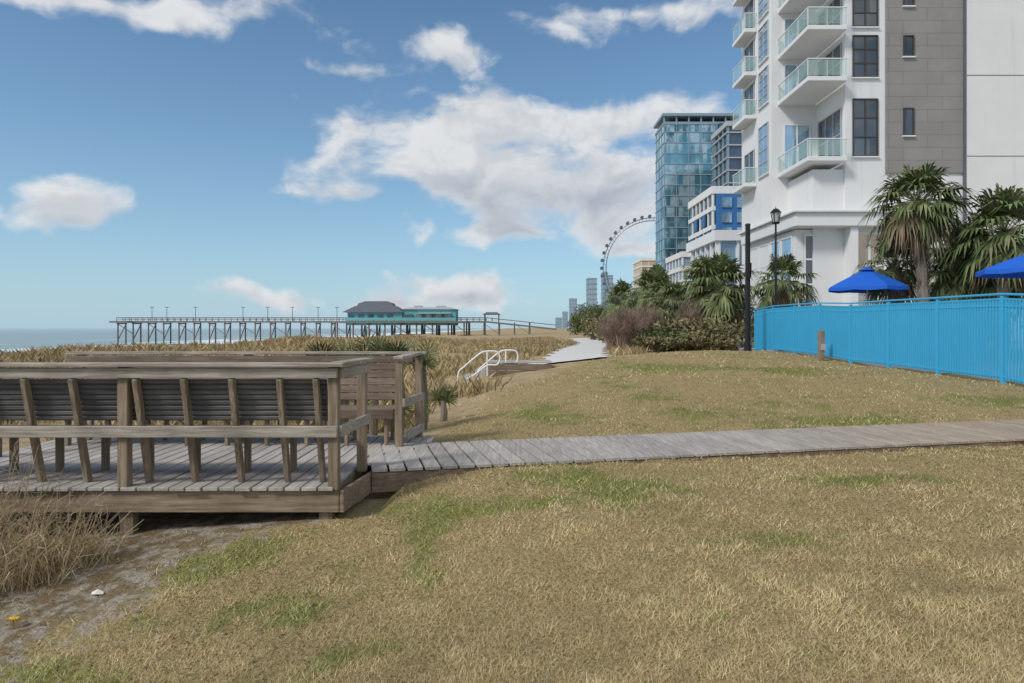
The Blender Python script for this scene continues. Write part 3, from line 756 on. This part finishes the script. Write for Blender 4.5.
# ------------------------------------------------------------ pier
PY=217
pr=thing('pier','long wooden fishing pier on tall piles over surf','pier',(-56,PY,-4))
mb=MB(); mb.box(-124.5,-8,PY-2.5,PY+2.5,3.1,3.6); mb.box(-124.5,-119,PY-6,PY+6,3.05,3.55)
mb.beam((-8,PY,3.35),(14,PY,1.0),5,.5,up=(0,0,1)); mb.box(-55,-14,PY-7,PY+7,2.98,3.52); mb.build('pier_deck',M['pierwood'],pr)
mb=MB()
for yy_ in (PY-2.4,PY+2.4):
    mb.beam((-124.4,yy_,4.65),(-8,yy_,4.65),.15,.2); mb.beam((-124.4,yy_,4.15),(-8,yy_,4.15),.1,.12); mb.beam((-8,yy_,4.65),(14,yy_,2.3),.15,.2)
    for k in range(60): xx_=-124.3+k*2; mb.box(xx_-.08,xx_+.08,yy_-.06,yy_+.06,3.6,4.62)
mb.build('railing',M['pierwood'],pr)
for k in range(28):
    xx_=-124+k*4.8
    for dy in (-2.2,2.2):
        mb=MB(); mb.cyl((xx_,PY+dy,-6.5),(xx_,PY+dy,3.1),.26,.22,7); mb.build('pile',M['pierwood'],pr)
    mb=MB(); mb.beam((xx_,PY-2.3,-2.5),(xx_,PY+2.3,2.6),.2,.25); mb.beam((xx_,PY-2.55,2.8),(xx_,PY+2.55,2.8),.35,.35)
    if k%2==0: mb.beam((xx_,PY-2.25,2.7),(xx_+4.8,PY-2.25,-.5),.18,.18)
    mb.build('cross_brace',M['pierwood'],pr)
for k in range(9):
    for dy in (-6,6):
        mb=MB(); mb.cyl((-54+k*4.9,PY+dy,-6),(-54+k*4.9,PY+dy,3),.26,.24,7); mb.build('pile',M['pierwood'],pr)
pl=None
for px_ in (148,163,192,240,265,290,316,335):
    xx_=(px_-512)*.3177
    if pl is None:
        pl=thing('pier_lamp','thin dark lamp post standing on the pier','lamp post',(xx_,PY+2.3,3.6),'lamp posts on the pier')
        mb=MB(); mb.cyl((xx_,PY+2.3,3.6),(xx_,PY+2.3,8),.1,.07,6); mb.build('pole',M['black'],pl)
        mb=MB(); mb.beam((xx_-.6,PY+2.3,8.05),(xx_+.6,PY+2.3,8.05),.25,.16); mb.build('lamp_head',M['black'],pl)
    else: copy_tree(pl,loc=(xx_,PY+2.3,3.6))
def hip(mb,x0,x1,y0,y1,z0,z1,ins,insy=None,mi=0):
    insy=insy or ins
    mb.add([(x0,y0,z0),(x1,y0,z0),(x1,y1,z0),(x0,y1,z0),(x0+ins,y0+insy,z1),(x1-ins,y0+insy,z1),(x1-ins,y1-insy,z1),(x0+ins,y1-insy,z1)],[(0,3,2,1),(4,5,6,7),(0,1,5,4),(1,2,6,5),(2,3,7,6),(3,0,4,7)],mi)
pb=thing('pier_building','turquoise pier restaurant with grey hipped roofs','pier restaurant',(-34,PY,3.6))
mb=MB(); mb.box(-51,-34,PY-5.5,PY+5.5,2.3,6.3); mb.box(-33.9,-17.5,PY-5,PY+5,2.3,7.2); mb.build('wall',M['turq'],pb)
mb=MB(); hip(mb,-52.5,-33.5,PY-6.3,PY+6.3,6.3,8.3,3.2,3.5); hip(mb,-48.8,-37.2,PY-2.7,PY+2.7,8.3,9.3,.6,.6); hip(mb,-48,-38,PY-2,PY+2,9.3,9.9,1.5,1.3); mb.build('roof',M['greyroof'],pb)
mb=MB(); hip(mb,-34.2,-17,PY-5.6,PY+5.6,7.21,7.9,2.2,2.5); mb.box(-31,-28.5,PY-1,PY+1,7.9,8.5); mb.box(-24,-21,PY-1,PY+1,7.9,8.4); mb.build('roof',M['greyframe'],pb,label='pale grey lower roof with vents')
for k in range(11):
    xx_=-49.8+k*3
    if -35.5<xx_<-33: continue
    mb=MB(); mb.box(xx_-.9,xx_+.9,PY-5.62,PY-5.52 if xx_<-34 else PY-5.02,4.4,5.7); mb.build('window',M['darkglass'],pb)
mb=MB(); mb.box(-51.4,-17.2,PY-6.9,PY-5.7,3.62,3.9); mb.box(-51.4,-17.2,PY-6.9,PY-6.8,3.9,4.6); mb.build('terrace_railing',M['turq'],pb)
mb=MB(); mb.box(-29,-19,PY-6.7,PY-5.1,5.9,6.05); mb.build('awning',M['white'],pb)
ps=thing('pier_shelter','small roofed shelter on pier ramp','shelter',(-6.5,PY,3.6))
mb=MB()
for a in (-8.6,-4.2):
    for b_ in (PY-2,PY+2): mb.box(a-.15,a+.15,b_-.15,b_+.15,-1,5.6)
mb.build('post',M['pierwood'],ps)
mb=MB(); hip(mb,-9.3,-3.5,PY-2.8,PY+2.8,5.6,6.4,1.2,1.2); mb.build('roof',M['greyroof'],ps)

# ------------------------------------------------------------ ferris wheel
WX,WY,WZ,WR=70.5,340,31.3,25.
fw=thing('ferris_wheel','tall observation wheel with many small gondolas','ferris wheel',(WX,WY,.3))
mb=MB(); 
for yo in (-1.2,1.2):
    for rr in (WR,WR-1.4):
        n=84; pts=[(WX+rr*math.cos(2*math.pi*i/n),WY+yo,WZ+rr*math.sin(2*math.pi*i/n)) for i in range(n)]
        for i in range(n): mb.beam(pts[i],pts[(i+1)%n],.18,.18,up=(0,1,0))
for i in range(84):
    a=2*math.pi*i/84; c_,s_=math.cos(a),math.sin(a)
    mb.beam((WX+WR*c_,WY-1.2,WZ+WR*s_),(WX+(WR-1.4)*c_,WY+1.2,WZ+(WR-1.4)*s_),.12,.12,up=(0,1,0))
mb.build('rim',M['steel'],fw)
mb=MB()
for i in range(42):
    a=2*math.pi*i/42; mb.beam((WX,WY,WZ),(WX+(WR-1.6)*math.cos(a),WY+(1.2 if i%2 else -1.2),WZ+(WR-1.6)*math.sin(a)),.06,.06,up=(0,1,0))
mb.build('spokes',M['whitemetal'],fw)
mb=MB(); mb.cyl((WX,WY-3,WZ),(WX,WY+3,WZ),1.3,1.3,16); mb.build('hub',M['whitemetal'],fw)
for sx_ in (-1,1):
    for sy in (-1,1):
        mb=MB(); mb.cyl((WX,WY+sy*3,WZ),(WX+sx_*13,WY+sy*6,0),.5,.7,8); mb.build('support_leg',M['whitemetal'],fw)
gd=None
for i in range(42):
    a=2*math.pi*i/42; gx=WX+(WR+.9)*math.cos(a); gz=WZ+(WR+.9)*math.sin(a)
    if gd is None:
        mb=MB(); mb.cyl((gx,WY-.9,gz),(gx,WY+.9,gz),.72,.72,10); mb.box(gx-.6,gx+.6,WY-.8,WY+.8,gz-.85,gz-.5); gd=mb.build('gondola',M['steel'],fw); g0=Vector((gx,0,gz))
    else:
        c=gd.copy(); COL.objects.link(c); c.parent=fw; c.location=(gx-g0.x,0,gz-g0.z)

# ------------------------------------------------------------ towers
def tower(name,label,cat,x0,x1,y0,y1,z1,fh,bay,core,band,pier=None,bandh=.35,proud=.35,roof=None,z0=0,pw=.14):
    e=thing(name,label,cat,((x0+x1)/2,(y0+y1)/2,z0))
    mb=MB(); mb.box(x0,x1,y0,y1,z0-1,z1); mb.build('glazed_wall',core,e)
    mb=MB(); z=z0+fh
    while z<z1-.5: mb.box(x0-proud,x1+proud,y0-proud,y1+proud,z-bandh,z); z+=fh
    mb.build('floor_bands',band,e)
    if pier:
        mb=MB(); x=x0
        while x<=x1+.01: mb.box(x-pw,x+pw,y0-proud*.7,y0-.004,z0,z1); x+=bay
        y=y0
        while y<=y1+.01: mb.box(x0-proud*.7,x0-.004,y-pw,y+pw,z0,z1); y+=bay
        mb.build('mullions',pier,e)
    mb=MB(); mb.box(x0-proud*1.2,x1+proud*1.2,y0-proud*1.2,y1+proud*1.2,z1,z1+(1.2 if roof is None else roof)); mb.build('parapet',band,e)
    return e
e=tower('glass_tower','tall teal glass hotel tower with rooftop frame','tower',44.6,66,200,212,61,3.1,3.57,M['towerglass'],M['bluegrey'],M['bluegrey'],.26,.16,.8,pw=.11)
mb=MB()
for k in range(7): mb.box(44.4+k*3.6,44.8+k*3.6,199.9,200.3,61.8,63.4)
mb.box(44.0,66.6,199.4,212.4,63.4,64.2); mb.build('roof_frame',M['bluegrey'],e)
mb=MB(); mb.box(47,65,203,210,61.8,63.39); mb.build('penthouse',M['darktower'],e)
mb=MB(); mb.box(60.5,66.4,199.3,199.8,20,61.2); mb.build('balcony_stack',M['darktower'],e)
mb=MB()
for k in range(14): mb.box(60.3,66.6,198.4,199.29,20+k*3.0,20.35+k*3.0)
mb.build('balcony_slabs',M['greyframe'],e)
tower('residential_tower','dark high-rise with pale balcony bands','tower',53.2,64,168,180,51,3.1,3.4,M['darktower'],M['greyframe'],M['bluegrey'],.3,.5)
e=tower('beach_hotel','mid-rise white hotel with bright blue panels','hotel',32.4,44,110,124,23,3.0,2.4,M['darkglass'],M['white'],M['white'],.7,.3)
for k in range(6):
    for j in range(5):
        if (k+j)%2==0: 
            mb=MB(); mb.box(32.0,32.2,111+j*2.5,112.6+j*2.5,3.3+k*3.0,5.2+k*3); mb.build('blue_panel',M['blueacc'],e)
mb=MB(); mb.box(32.7,44,109.4,109.65,15.2,22.9); mb.build('blue_panel',M['blueacc'],e,label='large blue panel on the end wall')
for r_ in range(3):
    for j in range(4):
        mb=MB(); mb.box(33.6+j*2.4,35.2+j*2.4,109.2,109.38,15.9+r_*2.4,17.5+r_*2.4); mb.build('window',M['oceanglass'],e)
tower('low_hotel','low white hotel wing with blue-grey balconies','hotel',24.2,36,80,92,11.6,2.9,2.2,M['oceanglass'],M['white'],M['white'],.55,.5)
tower('distant_hotel','distant pale hotel block with blue-grey storeys','hotel',37.5,44,150,165,17,3.,3,M['greyacc'],M['cream'],M['cream'],1.0,.3)
tower('tan_hotel','distant tan stucco hotel block','hotel',57,66,300,320,31,3.2,3.2,M['tan'],M['cream'],M['cream'],.6,.3)
tower('tan_hotel','distant low tan hotel block','hotel',66,80,280,295,22,3.2,3.2,M['tan'],M['cream'],M['cream'],.6,.3)
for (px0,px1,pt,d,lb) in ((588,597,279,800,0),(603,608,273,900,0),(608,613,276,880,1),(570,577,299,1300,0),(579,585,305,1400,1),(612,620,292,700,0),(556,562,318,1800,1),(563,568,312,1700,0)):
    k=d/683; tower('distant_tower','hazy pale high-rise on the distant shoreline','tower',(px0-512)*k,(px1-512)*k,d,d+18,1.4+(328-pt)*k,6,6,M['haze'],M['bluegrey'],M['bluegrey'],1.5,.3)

# ------------------------------------------------------------ main hotel building
hb=thing('hotel_building','modern white stucco hotel with grey cladding and glass balconies','hotel',(28,52,.3))
mb=MB()
mb.box(20.5,50,42,60,.3,36)
mb.box(17.5,20.497,46.003,52,.3,36)
mb.box(18.6,20.497,42.2,46,.3,11.2)
mb.build('wall',M['white'],hb)
mb=MB(); mb.box(22.95,27.7,41.9,41.997,10.9,36); mb.build('grey_cladding',M['grey'],hb)
mb=MB(); mb.box(27.82,50,41.78,41.996,.3,36); mb.build('side_wall',M['cream'],hb)
mb=MB()
for zz_ in (11.9,16.85,21.9,26.9): mb.box(27.85,50,41.765,41.777,zz_,zz_+.04)
mb.box(27.72,27.80,41.75,41.99,.3,36)
mb.build('wall_joint',M['greyroof'],hb)
def window(x0,x1,z0,z1,y,cols,rows,frame='frame',glass='darkglass',face='y',par=None,fw_=.07):
    mb=MB(); d=.09
    def bx(a0,a1,b0,b1,dep0,dep1,mi):
        if face=='y': mb.box(a0,a1,y-dep1,y-dep0,b0,b1,mi)
        else: mb.box(y-dep1,y-dep0,a0,a1,b0,b1,mi)
    bx(x0,x1,z0,z1,.004,.03,1)
    bx(x0,x0+fw_,z0,z1,.03,d,0); bx(x1-fw_,x1,z0,z1,.03,d,0); bx(x0+fw_,x1-fw_,z0,z0+fw_,.03,d,0); bx(x0+fw_,x1-fw_,z1-fw_,z1,.03,d,0)
    m_=fw_*.45
    for c in range(1,cols):
        xc=x0+(x1-x0)*c/cols; bx(xc-m_,xc+m_,z0+fw_,z1-fw_,.031,d-.012,0)
    for r in range(1,rows):
        zc=z0+(z1-z0)*r/rows; bx(x0+fw_,x1-fw_,zc-m_,zc+m_,.0315,d-.02,0)
    mb.build('window',[M[frame],M[glass]],par or hb)
    mb=MB()
    if face=='y': mb.box(x0-.06,x1+.06,y-.14,y-.002,z0-.08,z0-.004)
    else: mb.box(y-.14,y-.002,x0-.06,x1+.06,z0-.08,z0-.004)
    mb.build('window_sill',M['white'],par or hb)
FL=[11.9,16.75,19.85,22.95,26.05,29.15]
for i,f in enumerate(FL):
    h=3.6 if i==0 else 2.65
    window(20.93,22.5,f+.05,f+h,42,2,3)
    window(24.0,24.65,f+1.3,f+3.0 if i==0 else f+2.6,41.9,1,1,'frame')
    window(42.4,45.6,f+.0,f+(3.2 if i==0 else 2.4),20.5,3,2,'greyframe','darkglass','x')
    window(18.3,20.1,f+.0,f+(3.2 if i==0 else 2.4),46.003,2,1,'whitemetal','oceanglass')
    window(46.5,48.3,f+.1,f+(3.6 if i==0 else 2.6),17.5,2,4,'greyframe','oceanglass','x')
    window(49.2,51.2,f+.1,f+2.4,17.5,2,1,'greyframe','darkglass','x')
def balcony(x0,x1,y0,y1,z):
    b=bpy.data.objects.new('balcony',None); COL.objects.link(b); b.parent=hb; b.location=(x0-28,y0-52,z-.3)
    mb=MB(); mb.box(x0,x1,y0,y1,z-.28,z); mb.build('slab',M['white'],b,.02)
    mb=MB(); mb.box(x0+.05,x1-.05,y0+.03,y0+.05,z+.08,z+1.05); mb.box(x0+.03,x0+.05,y0+.08,y1,z+.08,z+1.05); mb.build('glass_railing',M['railglass'],b)
    mb=MB(); mb.box(x0,x1,y0+.0,y0+.07,z+1.052,z+1.10); mb.box(x0,x0+.07,y0+.072,y1,z+1.053,z+1.10)
    n=int((x1-x0)/.9)
    for i in range(n+1): xx_=x0+.03+(x1-x0-.06)*i/max(n,1); mb.box(xx_-.02,xx_+.02,y0+.055,y0+.085,z,z+1.05)
    n=int((y1-y0)/1.2)
    for i in range(1,n+1): yy_=y0+(y1-y0)*i/n-.03; mb.box(x0+.055,x0+.085,yy_-.02,yy_+.02,z,z+1.05)
    mb.build('handrail',M['whitemetal'],b)
for i,f in enumerate(FL):
    balcony(17.9,20.3,41.3,45.99,f-.1)
    balcony(16.65,17.49,48.8,51.6,f-.1)
mb=MB(); mb.box(17.55,20.49,42.3,50.5,.3,7.5); mb.build('podium_wall',M['white'],hb)
mb=MB(); mb.box(17.1,24.2,41.1,51,7.55,8.35); mb.box(16.9,24.4,40.9,51.2,8.352,8.5); mb.build('cornice',M['white'],hb,.03)
mb=MB(); mb.box(20.5,20.95,41.3,41.99,.3,7.54); mb.box(23.9,24.2,41.3,41.98,.3,7.54); mb.build('pilaster',M['white'],hb)
window(18.05,19.5,1.0,7.2,42.3,1,4,'white','darkglass',fw_=.12)
window(20.99,23.88,3.2,7.3,42,3,2,'white','warmglass',fw_=.16)
window(25.2,29.5,1.0,3.2,41.78,4,1,'frame','darkglass')
window(25.0,27.0,4.3,6.4,41.99,2,1,'white','warmglass',fw_=.12)
for j in range(4): window(42.6+j*1.95,44.4+j*1.95,1.0,7.2,17.55,1,4,'white','oceanglass','x',fw_=.12)
mb=MB(); mb.box(20.96,23.88,41.4,41.75,.3,.9); mb.build('plinth',M['concrete'],hb)

# ------------------------------------------------------------ world with clouds
SUN_EL=math.radians(42); SUN_AZ=math.radians(-128)
w=bpy.data.worlds.new("World"); scene.world=w; w.use_nodes=True
try:
    w.cycles.sampling_method='MANUAL'; w.cycles.sample_map_resolution=256
except Exception: pass
t=NT(w.node_tree); w.node_tree.nodes.clear()
out=t.new('ShaderNodeOutputWorld')
sky=t.new('ShaderNodeTexSky',sky_type='NISHITA'); sky.sun_disc=False; sky.sun_elevation=SUN_EL; sky.sun_rotation=SUN_AZ
sky.air_density=1.0; sky.dust_density=.2; sky.ozone_density=1.6
blobs=[(385,130,52,22,1.),(480,128,95,26,1.1),(600,122,85,22,1.1),(362,198,50,14,.85),(480,170,110,34,1.15),(585,190,100,42,1.15),(640,245,60,10,.7),(520,232,90,14,.9),
(80,212,40,24,1.),(-5,207,20,8,.75),(285,298,60,10,.9),(380,300,55,10,.85),(470,290,52,17,1.05),
(90,2,200,12,.85),(235,14,70,16,.8),(345,66,70,9,.62),(450,42,50,18,.78),(640,18,80,16,.8),(715,5,50,16,.85),
(1150,160,150,40,.9),(-300,160,160,40,.9)]
greys=[(500,208,160,26),(600,222,120,38),(470,303,80,12),(640,28,70,8),(445,54,50,8),(80,228,40,8)]
tc=t.new('ShaderNodeTexCoord'); dirv=t.vm('NORMALIZE',tc.outputs['Generated'])
sp=t.new('ShaderNodeSeparateXYZ'); t.l.new(dirv,sp.inputs[0])
az=t.math('ARCTAN2',sp.outputs[0],sp.outputs[1]); el=t.math('ARCSINE',sp.outputs[2])
cmb=t.new('ShaderNodeCombineXYZ'); t.l.new(az,cmb.inputs[0]); t.l.new(el,cmb.inputs[1]); ae=cmb.outputs[0]
warp=t.noise(ae,6,3,.55,out=1,dim='2D')
aew=t.vm('ADD',ae,t.vm('MULTIPLY',t.vm('SUBTRACT',warp,(.5,.5,.5)),(.08,.05,0)))
def cone(px_,py_,rx_,ry_,k):
    u=(px_-512)/683; v=(328-py_)/683; a0=math.atan(u); e0=math.atan(v*math.cos(a0)); ax=rx_/683/(1+u*u); ay=ry_/683*math.cos(a0)
    d_=t.vm('MULTIPLY',t.vm('SUBTRACT',aew,(a0,e0,0)),(1/(ax*k),1/(ay*k),0))
    return t.vm('LENGTH',d_,out=1)
tot=None
for (px_,py_,rx_,ry_,wt) in blobs:
    g_=t.math('MULTIPLY_ADD',cone(px_,py_,rx_,ry_,1.4),-.62*wt,wt)
    if tot is None: tot=g_
    else:
        n=t.new('ShaderNodeMath',operation='SMOOTH_MAX'); t.l.new(tot,n.inputs[0]); t.l.new(g_,n.inputs[1]); n.inputs[2].default_value=.14; tot=n.outputs[0]
tot=t.math('MAXIMUM',t.math('MINIMUM',tot,1.0),-.2)
gr=None
for g4 in greys:
    q=cone(*g4,1.3); gr=q if gr is None else t.math('MINIMUM',gr,q)
sc_v=t.mapping(aew,(1,1.6,1))
n1=t.noise(sc_v,9,7,.54,dim='2D')
n2=t.noise(t.vm('ADD',sc_v,(-.010,.040,0)),9,4,.54,dim='2D')
aaz=t.math('ABSOLUTE',az); back=t.ramp(aaz,1.0,1.4,-.2,.62)
back=t.math('ADD',back,t.ramp(el,.65,.95,0,.5))
D0=t.math('ADD',t.math('ADD',t.math('MAXIMUM',tot,back),t.math('MULTIPLY',t.math('SUBTRACT',n1,.5),1.45)),-.50)
mask=t.ramp(D0,-.14,.32)
mask=t.math('MULTIPLY',mask,t.ramp(el,.0,.03))
shade=t.ramp(t.math('SUBTRACT',n1,n2),-.14,.16)
grm=t.ramp(t.math('ADD',gr,t.math('MULTIPLY',t.math('SUBTRACT',n1,.5),1.2)),1.35,.25)
thick=t.ramp(D0,.0,.55)
lit=t.math('MULTIPLY_ADD',shade,.34,.62)
lit=t.math('SUBTRACT',lit,t.math('MULTIPLY',thick,.12))
lit=t.math('SUBTRACT',lit,t.math('MULTIPLY',t.math('MULTIPLY',grm,thick),.50),clamp=True)
cc=t.mix(lit,(.36,.42,.51),(.84,.855,.87))
skc=t.mix(1.,sky.outputs[0],(.74,.97,1.06),'MULTIPLY')
bg1=t.new('ShaderNodeBackground'); t.l.new(skc,bg1.inputs[0]); bg1.inputs[1].default_value=.112
hz=t.new('ShaderNodeBackground'); hz.inputs[0].default_value=(.40,.57,.73,1); hz.inputs[1].default_value=1.
hf=t.math('MULTIPLY',t.math('EXPONENT',t.math('MULTIPLY',t.math('MAXIMUM',el,0.),-6.5)),.85)
m0=t.new('ShaderNodeMixShader'); t.l.new(hf,m0.inputs[0]); t.l.new(bg1.outputs[0],m0.inputs[1]); t.l.new(hz.outputs[0],m0.inputs[2])
bg2=t.new('ShaderNodeBackground'); t.l.new(cc,bg2.inputs[0]); bg2.inputs[1].default_value=.95
mx=t.new('ShaderNodeMixShader'); t.l.new(mask,mx.inputs[0]); t.l.new(m0.outputs[0],mx.inputs[1]); t.l.new(bg2.outputs[0],mx.inputs[2]); t.l.new(mx.outputs[0],out.inputs[0])

sl=bpy.data.lights.new('sun','SUN'); sl.energy=2.4; sl.angle=math.radians(12); sl.color=(1,.96,.90)
so=bpy.data.objects.new('sun',sl); COL.objects.link(so)
sd=Vector((math.sin(SUN_AZ)*math.cos(SUN_EL),math.cos(SUN_AZ)*math.cos(SUN_EL),math.sin(SUN_EL)))
so.rotation_euler=sd.to_track_quat('Z','Y').to_euler(); so.location=(0,0,50)

cam=bpy.data.cameras.new('camera'); co_=bpy.data.objects.new('camera',cam); COL.objects.link(co_)
co_.location=(0,0,1.4); co_.rotation_euler=(math.radians(90),0,0); cam.lens=24; cam.sensor_width=36; cam.shift_y=-13.5/1024
cam.clip_end=12000; cam.clip_start=.05
scene.camera=co_
